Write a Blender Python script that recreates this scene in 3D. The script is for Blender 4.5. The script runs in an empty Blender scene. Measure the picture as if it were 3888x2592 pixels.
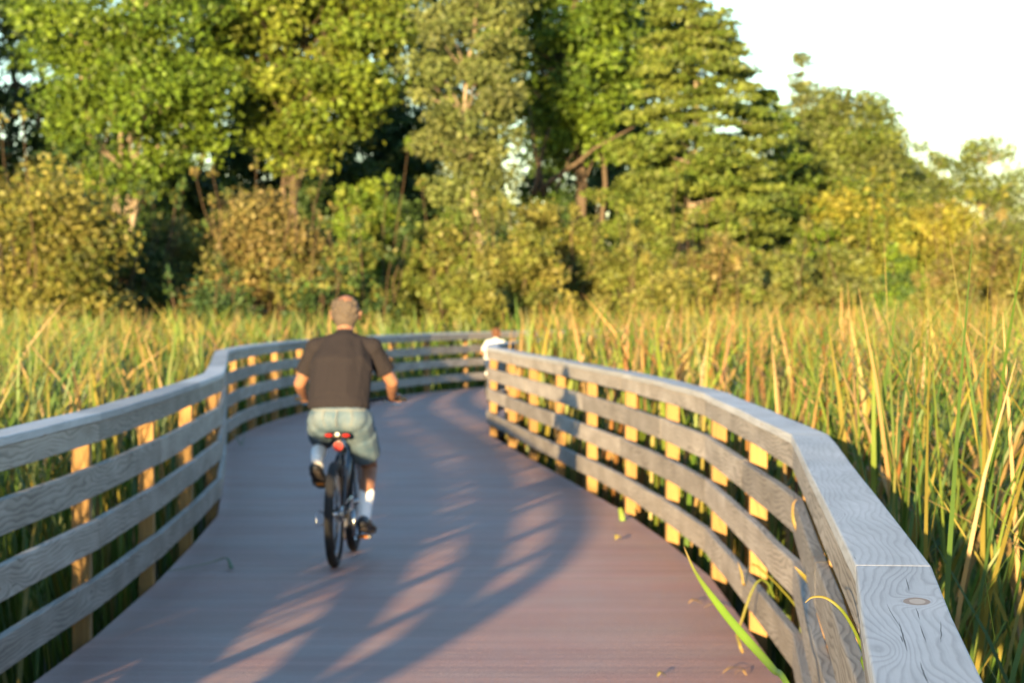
import bpy, bmesh, math, random
import numpy as np
from mathutils import Vector, Matrix
R = math.radians
rnd = random.Random(7)
rs = np.random.RandomState(11)
scn = bpy.context.scene
COL = scn.collection

# ------------------------------------------------------------ camera, sky, sun, exposure
EYE = 1.65
cam_d = bpy.data.cameras.new('camera'); cam = bpy.data.objects.new('camera', cam_d); COL.objects.link(cam)
cam.location = (0, 0, EYE); cam.rotation_euler = (R(90 - 0.81), 0, 0)
cam_d.sensor_width = 22.2; cam_d.lens = 54.75; cam_d.clip_start = 0.05; cam_d.clip_end = 5000
cam_d.dof.use_dof = True; cam_d.dof.focus_distance = 4.6; cam_d.dof.aperture_fstop = 5.6
scn.camera = cam
SUN_AZ, SUN_EL = 12.3, 4.9      # degrees: sun stands behind the camera, this far to its left, this high
w = bpy.data.worlds.new('World'); scn.world = w; w.use_nodes = True
nt = w.node_tree; nt.nodes.clear()
sky = nt.nodes.new('ShaderNodeTexSky'); sky.sky_type = 'NISHITA'; sky.sun_disc = False
sky.sun_elevation = R(SUN_EL); sky.sun_rotation = R(180 + SUN_AZ); sky.air_density = 1.0; sky.dust_density = 0.3; sky.ozone_density = 2.4
bg = nt.nodes.new('ShaderNodeBackground'); bg.inputs['Strength'].default_value = 0.137
wo = nt.nodes.new('ShaderNodeOutputWorld')
nt.links.new(sky.outputs[0], bg.inputs[0]); nt.links.new(bg.outputs[0], wo.inputs[0])
sd = bpy.data.lights.new('sun', 'SUN'); so = bpy.data.objects.new('sun', sd); COL.objects.link(so)
sd.energy = 4.7; sd.angle = R(0.53); sd.color = (1.0, 0.70, 0.34)
tosun = Vector((-math.sin(R(SUN_AZ)) * math.cos(R(SUN_EL)), -math.cos(R(SUN_AZ)) * math.cos(R(SUN_EL)), math.sin(R(SUN_EL))))
so.rotation_euler = tosun.to_track_quat('Z', 'Y').to_euler()
scn.view_settings.view_transform = 'Standard'; scn.view_settings.look = 'None'
scn.view_settings.exposure = 2.45; scn.view_settings.gamma = 1.0
scn.render.engine = 'CYCLES'
scn.cycles.max_bounces = 6; scn.cycles.diffuse_bounces = 3; scn.cycles.glossy_bounces = 2
scn.cycles.transmission_bounces = 3; scn.cycles.transparent_max_bounces = 6
scn.cycles.use_denoising = True
GROUND_Z = -0.55

# ------------------------------------------------------------ helpers
def tag(o, label=None, cat=None, group=None, kind=None):
    if label: o['label'] = label
    if cat: o['category'] = cat
    if group: o['group'] = group
    if kind: o['kind'] = kind
    return o
def empty(name, loc=(0, 0, 0), rz=0.0):
    o = bpy.data.objects.new(name, None); COL.objects.link(o); o.location = loc; o.rotation_euler = (0, 0, rz)
    o.empty_display_size = 0.2
    return o
def link_mesh(name, me, mat, parent=None):
    o = bpy.data.objects.new(name, me); COL.objects.link(o)
    if mat: me.materials.clear(); me.materials.append(mat)
    if parent: o.parent = parent
    return o
def smooth(me, on=True):
    me.polygons.foreach_set('use_smooth', [on] * len(me.polygons)); me.update()
def np_mesh(name, V, F, col=None, uv=None, sm=False):
    """V (n,3), F (m,k) arrays of equal-size faces"""
    me = bpy.data.meshes.new(name); V = np.asarray(V, dtype=np.float32); F = np.asarray(F, dtype=np.int32)
    n, (m, k) = len(V), F.shape
    me.vertices.add(n); me.vertices.foreach_set('co', V.ravel())
    me.loops.add(m * k); me.loops.foreach_set('vertex_index', F.ravel())
    me.polygons.add(m); me.polygons.foreach_set('loop_start', np.arange(0, m * k, k, dtype=np.int32))
    try: me.polygons.foreach_set('loop_total', np.full(m, k, dtype=np.int32))
    except Exception: pass
    if col is not None:
        a = me.color_attributes.new('col', 'FLOAT_COLOR', 'POINT')
        c = np.ones((n, 4), dtype=np.float32); c[:, :3] = col; a.data.foreach_set('color', c.ravel())
    if uv is not None:
        l = me.uv_layers.new(name='UVMap'); l.data.foreach_set('uv', np.asarray(uv, dtype=np.float32).ravel())
    me.update(); me.validate()
    if sm: smooth(me)
    return me
class MB:
    def __init__(s): s.v = []; s.f = []; s.uv = []
    def quad(s, pts, uvs):
        i = len(s.v); s.v += [tuple(p) for p in pts]; s.f.append(tuple(range(i, i + len(pts)))); s.uv += list(uvs)
    def prism(s, rings, u0=0.0, v0=0.0, caps=True):
        """rings: list of cross sections with k corners each"""
        k = len(rings[0]); base = len(s.v)
        for r in rings: s.v += [tuple(p) for p in r]
        per = [0.0]
        for j in range(k): per.append(per[-1] + (Vector(rings[0][(j + 1) % k]) - Vector(rings[0][j])).length)
        u = u0
        for i in range(len(rings) - 1):
            du = sum(((Vector(rings[i + 1][j]) - Vector(rings[i][j])).length for j in range(k))) / k
            for j in range(k):
                a, b = base + i * k + j, base + i * k + (j + 1) % k
                s.f.append((a, b, b + k, a + k))
                s.uv += [(u, v0 + per[j]), (u, v0 + per[j + 1]), (u + du, v0 + per[j + 1]), (u + du, v0 + per[j])]
            u += du
        if caps:
            for r, fl in ((0, True), (len(rings) - 1, False)):
                ids = [base + r * k + j for j in range(k)]
                if fl: ids = ids[::-1]
                s.f.append(tuple(ids)); s.uv += [(u0 + (0.02 * (q % 2)), v0 + 0.02 * (q // 2)) for q in range(k)]
    def box(s, c, d, m=None, u0=0, v0=0):
        x, y, z = [q / 2 for q in d]
        c = Vector(c)
        A = [Vector(p) for p in ((-x, -y, -z), (x, -y, -z), (x, y, -z), (-x, y, -z))]
        B = [Vector((p.x, p.y, z)) for p in A]
        if m is not None: A = [m @ p for p in A]; B = [m @ p for p in B]
        s.prism([[c + p for p in A], [c + p for p in B]], u0, v0)
    def tube(s, pts, rad, n=8, u0=0, closed=False):
        pts = [Vector(p) for p in pts]; m = len(pts)
        if not hasattr(rad, '__len__'): rad = [rad] * m
        rings = []; up = None
        for i in range(m):
            if closed: t = pts[(i + 1) % m] - pts[i - 1]
            else: t = pts[min(i + 1, m - 1)] - pts[max(i - 1, 0)]
            t.normalize()
            if up is None: up = Vector((0, 0, 1)) if abs(t.z) < .9 else Vector((1, 0, 0))
            a = t.cross(up)
            if a.length < 1e-4: a = t.cross(Vector((0.3, 1, 0.2)))
            a.normalize(); b = a.cross(t); up = b
            rings.append([pts[i] + (a * math.cos(q * 2 * math.pi / n) + b * math.sin(q * 2 * math.pi / n)) * rad[i] for q in range(n)])
        if closed: rings.append(rings[0])
        s.prism(rings, u0, 0, caps=not closed)
    def build(s, name, mat, parent=None, bevel=0, sm=False, seg=2):
        me = bpy.data.meshes.new(name); me.from_pydata(s.v, [], s.f)
        l = me.uv_layers.new(name='UVMap')
        for i, q in enumerate(s.uv): l.data[i].uv = q
        bm = bmesh.new(); bm.from_mesh(me); bmesh.ops.recalc_face_normals(bm, faces=bm.faces); bm.to_mesh(me); bm.free()
        if sm: smooth(me)
        o = link_mesh(name, me, mat, parent)
        if bevel:
            b = o.modifiers.new('bevel', 'BEVEL'); b.width = bevel; b.segments = seg; b.limit_method = 'ANGLE'
        return o

# ------------------------------------------------------------ materials
def new_mat(name):
    m = bpy.data.materials.new(name); m.use_nodes = True
    return m, m.node_tree, m.node_tree.nodes['Principled BSDF']
class NG:
    def __init__(s, nt): s.nt = nt
    def n(s, t, **kw):
        x = s.nt.nodes.new(t)
        for k, v in kw.items(): setattr(x, k, v)
        return x
    def L(s, a, b): s.nt.links.new(a, b)
    def math(s, op, a, b=None, c=None):
        x = s.n('ShaderNodeMath', operation=op)
        for i, q in enumerate((a, b, c)):
            if q is None: continue
            if hasattr(q, 'is_output'): s.L(q, x.inputs[i])
            else: x.inputs[i].default_value = q
        return x.outputs[0]
    def mix(s, fac, a, b, blend='MIX'):
        x = s.n('ShaderNodeMix', data_type='RGBA', blend_type=blend)
        for i, q in ((0, fac), (6, a), (7, b)):
            if hasattr(q, 'is_output'): s.L(q, x.inputs[i])
            else: x.inputs[i].default_value = q if i == 0 else (*q, 1)
        return x.outputs[2]
    def comb(s, a, b, c=0.0):
        x = s.n('ShaderNodeCombineXYZ')
        for i, q in enumerate((a, b, c)):
            if hasattr(q, 'is_output'): s.L(q, x.inputs[i])
            else: x.inputs[i].default_value = q
        return x.outputs[0]
    def noise(s, vec, scale=1.0, detail=3.0, rough=0.5, dist=0.0):
        x = s.n('ShaderNodeTexNoise'); s.L(vec, x.inputs['Vector'])
        x.inputs['Scale'].default_value = scale; x.inputs['Detail'].default_value = detail
        x.inputs['Roughness'].default_value = rough; x.inputs['Distortion'].default_value = dist
        return x.outputs['Fac']
    def ramp(s, fac, stops):
        x = s.n('ShaderNodeValToRGB'); e = x.color_ramp.elements
        while len(e) < len(stops): e.new(0.5)
        for q, (p, c) in zip(e, stops):
            q.position = p; q.color = (c, c, c, 1) if not hasattr(c, '__len__') else (*c, 1)
        s.L(fac, x.inputs[0]); return x.outputs[0]
    def bump(s, h, strength, dist, bsdf):
        b = s.n('ShaderNodeBump'); b.inputs['Strength'].default_value = strength; b.inputs['Distance'].default_value = dist
        s.L(h, b.inputs['Height']); s.L(b.outputs[0], bsdf.inputs['Normal'])

def wood_mat(name, light, dark, late, knotcol, ring=48, contrast=1.0, rough=0.75, knot=None, cracks=()):
    m, nt, P = new_mat(name); g = NG(nt)
    uvn = g.n('ShaderNodeUVMap'); sep = g.n('ShaderNodeSeparateXYZ'); g.L(uvn.outputs[0], sep.inputs[0])
    u, v = sep.outputs[0], sep.outputs[1]
    n1 = g.noise(g.comb(g.math('MULTIPLY', u, 1.1), g.math('MULTIPLY', v, 5.0)), 1.0, 2, .5)
    n2 = g.noise(g.comb(g.math('MULTIPLY', u, 6), g.math('MULTIPLY', v, 30)), 1.0, 2, .5)
    F = g.math('ADD', g.math('MULTIPLY', v, ring), g.math('ADD', g.math('MULTIPLY', n1, 8), g.math('MULTIPLY', n2, .6)))
    # scattered knots: rings bulge round them
    vo = g.n('ShaderNodeTexVoronoi'); g.L(g.comb(g.math('MULTIPLY', u, 1.3), g.math('MULTIPLY', v, 6.0)), vo.inputs['Vector']); vo.inputs['Scale'].default_value = 1.0
    d = vo.outputs['Distance']
    F = g.math('ADD', F, g.math('MULTIPLY', g.math('POWER', 2.718, g.math('MULTIPLY', g.math('MULTIPLY', d, d), -22)), 5.0))
    kmask = g.math('LESS_THAN', d, 0.045)
    if knot:
        du = g.math('MULTIPLY', g.math('SUBTRACT', u, knot[0]), 0.42); dv = g.math('SUBTRACT', v, knot[1])
        r2 = g.math('ADD', g.math('MULTIPLY', du, du), g.math('MULTIPLY', dv, dv))
        F = g.math('ADD', F, g.math('MULTIPLY', g.math('POWER', 2.718, g.math('MULTIPLY', r2, -900)), 5.0))
        rr2 = g.math('ADD', r2, g.math('MULTIPLY', g.math('SUBTRACT', n2, .5), .0006))
        core = g.math('LESS_THAN', rr2, .00022)
        km = g.math('LESS_THAN', g.math('ADD', r2, g.math('MULTIPLY', g.math('SUBTRACT', n2, .5), .0005)), 0.0006)
        kmask = g.math('MAXIMUM', kmask, km)
    fr = g.math('FRACT', F)
    band = g.ramp(fr, [(0.0, 0.0), (0.45, 0.12), (0.80, 1.0), (0.93, 0.45), (1.0, 0.0)])
    big = g.noise(g.comb(g.math('MULTIPLY', u, .9), g.math('MULTIPLY', v, 3)), 2.0, 4, .6)
    fib = g.noise(g.comb(g.math('MULTIPLY', u, 5), g.math('MULTIPLY', v, 260)), 1.0, 3, .6)
    c = g.mix(g.ramp(big, [(0.3, 0.0), (0.7, 1.0)]), light, dark)
    c = g.mix(g.math('MULTIPLY', g.math('MULTIPLY', band, g.ramp(big, [(0.3, .55), (0.65, 1.0)])), .75 * contrast), c, late)
    c = g.mix(g.math('MULTIPLY', g.math('SUBTRACT', fib, .5), .5), c, (0.02, 0.02, 0.02))
    c = g.mix(g.math('MULTIPLY', kmask, .85), c, knotcol)
    if knot: c = g.mix(g.math('MULTIPLY', core, .7), c, (0.50, 0.42, 0.34))
    oi = g.n('ShaderNodeObjectInfo')
    hsv = g.n('ShaderNodeHueSaturation'); g.L(c, hsv.inputs['Color'])
    g.L(g.math('ADD', g.math('MULTIPLY', oi.outputs['Random'], .44), .76), hsv.inputs['Value'])
    c = hsv.outputs[0]
    # drying checks: long thin splits
    ck = g.noise(g.comb(g.math('MULTIPLY', u, 3.0), g.math('MULTIPLY', v, 130)), 1.0, 1, .4)
    cm = g.ramp(ck, [(0.775, 0.0), (0.80, 1.0)])
    for (uc, vc, hl, sl, wd) in cracks:
        du = g.math('SUBTRACT', u, uc)
        off = g.math('ADD', g.math('SUBTRACT', g.math('SUBTRACT', v, vc), g.math('MULTIPLY', du, sl)), g.math('MULTIPLY', g.math('SUBTRACT', n2, .5), .006))
        env = g.math('MULTIPLY', g.math('SUBTRACT', 1.0, g.math('POWER', g.math('ABSOLUTE', g.math('DIVIDE', du, hl)), 2.0)), wd)
        cm = g.math('MAXIMUM', cm, g.math('LESS_THAN', g.math('ABSOLUTE', off), env))
    c = g.mix(g.math('MULTIPLY', cm, .92), c, (0.02, 0.018, 0.015))
    g.L(c, P.inputs['Base Color']); P.inputs['Roughness'].default_value = rough
    P.inputs['Specular IOR Level'].default_value = 0.35
    h = g.math('SUBTRACT', g.math('SUBTRACT', g.math('MULTIPLY', fib, .35), g.math('MULTIPLY', band, -.5)), g.math('MULTIPLY', cm, 3.0))
    g.bump(h, 0.22, 0.0010, P)
    return m
M = {}
GREY_L, GREY_D, GREY_LATE = (0.355, 0.325, 0.29), (0.22, 0.195, 0.165), (0.070, 0.058, 0.048)
M['rail'] = wood_mat('weathered_rail_wood', GREY_L, GREY_D, GREY_LATE, (0.16, 0.10, 0.06), ring=46, contrast=1.05)
M['cap'] = wood_mat('weathered_cap_wood', (0.44, 0.455, 0.47), (0.33, 0.34, 0.35), (0.19, 0.19, 0.19), (0.28, 0.20, 0.14), ring=50, contrast=.6)
M['post'] = wood_mat('yellow_pine_post', (0.27, 0.160, 0.052), (0.20, 0.115, 0.036), (0.11, 0.052, 0.018), (0.18, 0.09, 0.04), ring=40, contrast=.7)
def simple(name, col, rough=.6, metal=0.0, nscale=40, nam=.25, spec=.5, bump=0.0, sss=0.0):
    m, nt, P = new_mat(name); g = NG(nt)
    tc = g.n('ShaderNodeTexCoord')
    nz = g.noise(tc.outputs['Object'], nscale, 3, .55)
    c = g.mix(g.math('MULTIPLY', nz, nam * 2), col, tuple(q * .45 for q in col))
    g.L(c, P.inputs['Base Color']); P.inputs['Roughness'].default_value = rough; P.inputs['Metallic'].default_value = metal
    P.inputs['Specular IOR Level'].default_value = spec
    if sss:
        P.inputs['Subsurface Weight'].default_value = sss; P.inputs['Subsurface Radius'].default_value = (.012, .005, .003); P.inputs['Subsurface Scale'].default_value = 1.0
    if bump: g.bump(nz, bump, .003, P)
    return m
def leaf_mat(name, trans=.25, rough=.5, spec=.3):
    m, nt, P = new_mat(name); g = NG(nt)
    at = g.n('ShaderNodeAttribute', attribute_name='col')
    tc = g.n('ShaderNodeTexCoord')
    nz = g.noise(tc.outputs['Object'], 3.0, 2, .5)
    c = g.mix(g.math('MULTIPLY', g.math('SUBTRACT', nz, .35), .5), at.outputs['Color'], (0.02, 0.03, 0.008))
    g.L(c, P.inputs['Base Color']); P.inputs['Roughness'].default_value = rough; P.inputs['Specular IOR Level'].default_value = spec
    t = g.n('ShaderNodeBsdfTranslucent'); g.L(g.mix(1.0, c, (1.0, 1.0, .45), 'MULTIPLY'), t.inputs[0])
    mx = g.n('ShaderNodeMixShader'); mx.inputs[0].default_value = trans
    g.L(P.outputs[0], mx.inputs[1]); g.L(t.outputs[0], mx.inputs[2])
    g.L(mx.outputs[0], nt.nodes['Material Output'].inputs['Surface'])
    return m
M['reed'] = leaf_mat('cattail_leaf', .22, .5, .35)
M['leaf'] = leaf_mat('tree_leaf', .25, .55, .25)
M['bark'] = simple('bark', (0.11, 0.085, 0.06), .9, nscale=6, nam=.4, spec=.1, bump=.6)
M['palebark'] = simple('pale_bark', (0.27, 0.22, 0.16), .85, nscale=6, nam=.3, spec=.1, bump=.4)
M['twig'] = simple('twig', (0.10, 0.070, 0.045), .9, nscale=10, nam=.3, spec=.1)

# deck boards
m, nt, P = new_mat('composite_decking'); g = NG(nt)
tc = g.n('ShaderNodeTexCoord'); sep = g.n('ShaderNodeSeparateXYZ'); g.L(tc.outputs['Object'], sep.inputs[0])
x, y = sep.outputs[0], sep.outputs[1]
at = g.n('ShaderNodeAttribute', attribute_name='col')
groove = g.n('ShaderNodeTexWave', wave_type='BANDS', bands_direction='Y'); g.L(tc.outputs['Object'], groove.inputs[0]); groove.inputs['Scale'].default_value = 6.85
st = g.noise(g.comb(g.math('MULTIPLY', x, 1.2), g.math('MULTIPLY', y, 45)), 1.0, 4, .6)
dirt = g.noise(tc.outputs['Object'], 1.1, 5, .62)
c = g.mix(g.math('MULTIPLY', g.math('SUBTRACT', st, .3), .7), at.outputs['Color'], (0.13, 0.085, 0.075))
c = g.mix(g.math('MULTIPLY', g.ramp(dirt, [(.42, 0), (.72, 1)]), .35), c, (0.30, 0.27, 0.25))
g.L(c, P.inputs['Base Color']); P.inputs['Roughness'].default_value = .58; P.inputs['Specular IOR Level'].default_value = .45
g.bump(g.math('ADD', g.math('MULTIPLY', groove.outputs['Fac'], .9), g.math('ADD', g.math('MULTIPLY', st, .5), g.math('MULTIPLY', g.noise(tc.outputs['Object'], 110, 2, .6), 2.2))), 1.0, .0036, P)
M['deck'] = m
# marsh ground
m, nt, P = new_mat('marsh_mud'); g = NG(nt)
tc = g.n('ShaderNodeTexCoord')
nz = g.noise(tc.outputs['Object'], .8, 6, .6); n2 = g.noise(tc.outputs['Object'], 14, 5, .7)
c = g.mix(nz, (0.030, 0.026, 0.014), (0.06, 0.055, 0.022)); c = g.mix(g.math('MULTIPLY', n2, .6), c, (0.10, 0.075, 0.03))
g.L(c, P.inputs['Base Color']); P.inputs['Roughness'].default_value = .9; g.bump(n2, .7, .05, P)
M['ground'] = m

# ------------------------------------------------------------ ground
gm = np_mesh('ground', [(-1500, -600, 0), (1500, -600, 0), (1500, 3000, 0), (-1500, 3000, 0)], [(0, 1, 2, 3)])
o = link_mesh('ground', gm, M['ground']); o.location = (0, 0, GROUND_Z); tag(o, kind='structure')

# ------------------------------------------------------------ the two railings
RP = [(-2.35, -6.5), (-1.25, -4.35), (-.48, -2.05), (.08, .31), (.415, 2.73), (.707, 5.16), (.931, 7.79), (1.155, 10.42), (1.167, 12.9), (1.169, 15.37),
      (1.04, 17.8), (.86, 20.2), (.625, 22.6), (.39, 25.0), (.14, 27.4), (-.09, 29.8), (-.33, 32.3), (-.33, 34.7), (-.12, 37.1), (.30, 39.5), (.95, 41.8), (1.85, 44.05), (3.0, 46.2), (4.5, 48.1), (6.2, 49.8)]
LP = [(-5.8, -7.7), (-4.7, -5.6), (-3.85, -3.35), (-3.2, -1.05), (-2.75, 1.3), (-2.42, 3.3), (-2.2, 5.5), (-2.1, 7.7), (-2.07, 10.1), (-2.04, 12.5), (-2.08, 15.0), (-2.17, 17.5), (-2.28, 19.9),
      (-2.53, 22.3), (-2.79, 24.7), (-3.06, 27.1), (-3.33, 29.6), (-3.43, 31.9), (-3.44, 34.3), (-3.36, 36.7), (-3.2, 39.1), (-2.92, 41.5), (-2.55, 43.8), (-2.1, 46.1), (-1.55, 48.4), (-.85, 50.6), (0.1, 52.8), (1.2, 54.7), (2.6, 56.4), (4.3, 57.8), (6.2, 59.0)]
def offs(Ps, side):
    """mitred outward direction per vertex"""
    out = []
    for i in range(len(Ps)):
        p = Vector(Ps[i]); dirs = []
        if i > 0: dirs.append((p - Vector(Ps[i - 1])).normalized())
        if i < len(Ps) - 1: dirs.append((Vector(Ps[i + 1]) - p).normalized())
        ns = [Vector((d.y, -d.x)) * side for d in dirs]
        n = sum(ns, Vector((0, 0))).normalized(); n = n / max(.5, n.dot(ns[0])); out.append(n)
    return out
def railing(name, label, Ps, side, hero=None):
    root = empty(name, (Ps[0][0], Ps[0][1], 0)); tag(root, label, 'railing')
    base = Vector((Ps[0][0], Ps[0][1], 0))
    O = offs(Ps, side)
    def P(i, d, z): q = Vector(Ps[i]) + O[i] * d; return Vector((q.x, q.y, z)) - base
    def section(i, d0, d1, z0, z1): 
        s = [P(i, d0, z0), P(i, d1, z0), P(i, d1, z1), P(i, d0, z1)]
        return s
    n = len(Ps)
    # posts
    for i in range(n):
        q = Vector(Ps[i]) + O[i].normalized() * (.0465 + .0445); mb = MB()
        a = math.atan2(O[i].y, O[i].x) + rnd.uniform(-.02, .02)
        mb.box(Vector((q.x, q.y, (1.079 + GROUND_Z - .3) / 2)) - base, (.089, .089, 1.079 - GROUND_Z + .3), Matrix.Rotation(a, 3, 'Z'), u0=rnd.uniform(0, 50), v0=rnd.uniform(0, 50))
        mb.build('post', M['post'], root, bevel=.005)
    def lay(nm, d0, d1, z0, z1, start, mat, bev=.005, jz=.003, jd=.002):
        i = 0; k = start
        while i < n - 1:
            j = min(n - 1, i + (k if k else 2)); k = 2
            dz, dd = rnd.uniform(-jz, jz), rnd.uniform(-jd, jd)
            mb = MB(); u0 = rnd.uniform(0, 60); v0 = rnd.uniform(0, 60); mt = mat
            if hero and nm == 'cap_board' and Ps[j] == hero[0]:
                u0, v0 = 0.0, 0.0; mt = hero[1]
            rings = []
            for q in range(i, j + 1):
                s = section(q, d0 + dd, d1 + dd, z0 + dz, z1 + dz)
                if q == i and i > 0:
                    t = (P(i + 1, 0, 0) - P(i, 0, 0)).normalized() * .0009; s = [p + t for p in s]
                if q == j and j < n - 1:
                    t = (P(j, 0, 0) - P(j - 1, 0, 0)).normalized() * .0009; s = [p - t for p in s]
                if q > i:   # a little natural sag and wander along the span
                    for fr in (.33, .66):
                        a, b = section(q - 1, d0 + dd, d1 + dd, z0 + dz, z1 + dz), section(q, d0 + dd, d1 + dd, z0 + dz, z1 + dz)
                        wz = rnd.uniform(-.0035, .0035); wd = rnd.uniform(-.003, .003)
                        oo = O[q] * wd
                        rings.append([p.lerp(r, fr) + Vector((oo.x, oo.y, wz)) for p, r in zip(a, b)])
                rings.append(s)
            mb.prism(rings, u0, v0); mb.build(nm, mt, root, bevel=bev, seg=2)
            i = j
    lay('cap_board', -.004, .150, 1.082, 1.120, 1, M['cap'], .004, 0, .001)
    lay('top_rail', .004, .044, .978, 1.0805, 1, M['rail'], .004, 0, .001)
    lay('rail', .006, .0455, .712, .858, 2, M['rail'])
    lay('rail', .006, .0455, .448, .594, 1, M['rail'])
    lay('rail', .006, .0455, .152, .298, 2, M['rail'])
    return root
# the near cap board between the posts at (.08,.31) and (.707,5.16) carries one knot and long drying splits; v runs over bottom (0.154), outer edge, then the top
VT = .154 + .038
M['herocap'] = wood_mat('weathered_cap_wood_knotty', (0.46, 0.475, 0.49), (0.37, 0.38, 0.39), (0.19, 0.19, 0.19), (0.24, 0.15, 0.09), ring=60, contrast=.75,
    knot=(4.28, VT + .052), cracks=[(3.80, VT + .094, .20, .0, .0012), (3.83, VT + .060, .12, .0, .0009), (4.10, VT + .057, .09, .01, .0009), (4.55, VT + .060, .13, -.01, .0010), (3.37, VT + .080, .13, .0, .0012), (3.86, VT + .030, .15, -.05, .0009), (4.05, VT + .10, .2, .04, .0007)])
right_rail = railing('boardwalk_railing', 'weathered railing on the right with a broad cap board running up to the camera', RP, 1, hero=((.707, 5.16), M['herocap']))
left_rail = railing('boardwalk_railing', 'weathered railing on the left, its blue-grey boards in shade, curving behind the cyclist', LP, -1)

# ------------------------------------------------------------ deck boards, straight across
def edge(Ps, side, d):
    O = offs(Ps, side); return np.array([(p[0] + q.x * d, p[1] + q.y * d) for p, q in zip(Ps, O)])
RE, LE = edge(RP, 1, .04), edge(LP, -1, .04)
def xr(y): return float(np.interp(y, RE[:, 1], RE[:, 0])) if y < 49.5 else 7.0
def xl(y): return float(np.interp(y, LE[:, 1], LE[:, 0]))
V, F, C = [], [], []
pitch, gap = .146, .003
y = -7.4
while y < 58.8:
    ya, yb = y, y + pitch - gap; z = rnd.uniform(-.00005, .00005)
    a0, a1, b0, b1 = xl(ya), xl(yb), xr(ya), xr(yb)
    i = len(V); e = .0008
    prof = [(ya, -.03), (ya, z - e), (ya + e, z), (yb - e, z), (yb, z - e), (yb, -.03)]
    for (yy, zz) in prof: V.append((xl(yy), yy, zz))
    for (yy, zz) in prof: V.append((xr(yy), yy, zz))
    for k in range(6): F.append((i + k, i + (k + 1) % 6, i + 6 + (k + 1) % 6, i + 6 + k))
    t = rnd.uniform(.87, 1.12); c = (0.30 * t, 0.170 * t * rnd.uniform(.97, 1.03), 0.142 * t)
    C += [c] * 12
    y += pitch
dm = np_mesh('path', V, F, col=C)
bm = bmesh.new(); bm.from_mesh(dm); bmesh.ops.recalc_face_normals(bm, faces=bm.faces); bm.to_mesh(dm); bm.free()
smooth(dm, False)
deck = link_mesh('path', dm, M['deck']); tag(deck, kind='structure')
# beams under both deck edges
M['beam'] = simple('dark_beam', (0.16, 0.12, 0.08), .85, nscale=5, spec=.2)
for Ps, s in ((RP, 1), (LP, -1)):
    O = offs(Ps, s); mb = MB()
    mb.prism([[(p[0] + q.x * d, p[1] + q.y * d, z) for d, z in ((-.06, -.26), (.0, -.26), (.0, -.034), (-.06, -.034))] for p, q in zip(Ps, O)])
    tag(mb.build('path_edge_beam', M['beam']), kind='structure')

# ------------------------------------------------------------ cattail marsh
RO, LO = edge(RP, 1, .20), edge(LP, -1, .20)
def inside_path(X, Y):
    r = np.interp(Y, RO[:, 1], RO[:, 0]); l = np.interp(Y, LO[:, 1], LO[:, 0])
    r = np.where(Y > 49.5, 9.0, r)
    return (X > l) & (X < r) & (Y > -7.6) & (Y < 59.2)
def vnoise(X, Y, s, seed):
    r = np.random.RandomState(seed); out = 0
    for k in range(5):
        a = r.uniform(0, 6.28); f = s * r.uniform(.6, 1.7); out = out + np.sin((X * math.cos(a) + Y * math.sin(a)) * f + r.uniform(0, 6.28))
    return out / 5
PAL = {'green': (0.055, 0.108, 0.016), 'yg': (0.108, 0.150, 0.020), 'gold': (0.19, 0.16, 0.032), 'tan': (0.27, 0.175, 0.068), 'rust': (0.19, 0.090, 0.028)}
def blades(X, Y, h, wd, lean, bend, az, face, base, tip, tipstart, K=7, z0=None, droop=None):
    n = len(X); t = np.linspace(0, 1, K)[None, :]
    z0 = np.full(n, GROUND_Z) if z0 is None else z0
    droop = np.zeros(n) if droop is None else droop
    hor = (lean[:, None] * t + bend[:, None] * t ** 3) * h[:, None]
    zz = z0[:, None] + h[:, None] * (t - droop[:, None] * np.clip(t - .62, 0, 1) ** 1.4 * 3.2 - (lean[:, None] ** 2) * .5 * t)
    px = X[:, None] + np.cos(az)[:, None] * hor; py = Y[:, None] + np.sin(az)[:, None] * hor
    tw = face[:, None] + t * .9
    ww = wd[:, None] * .5 * (1 - t ** 4) * (.6 + .4 * np.sin(np.clip(t * 2.2, 0, 1.57))) + .0006
    ax, ay = np.cos(tw) * ww, np.sin(tw) * ww
    Lx, Rx = np.stack([px - ax, py - ay, zz], -1), np.stack([px + ax, py + ay, zz], -1)
    V = np.stack([Lx, Rx], 2).reshape(-1, 3)
    bi = (np.arange(n) * K * 2)[:, None] + (np.arange(K - 1) * 2)[None, :]
    F = np.stack([bi, bi + 1, bi + 3, bi + 2], -1).reshape(-1, 4)
    m = np.clip((t - tipstart[:, None]) / .25, 0, 1)[..., None]
    C = base[:, None, :] * (1 - m) + tip[:, None, :] * m
    C = np.repeat(C, 2, axis=1).reshape(-1, 3)
    return V, F, C
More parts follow.
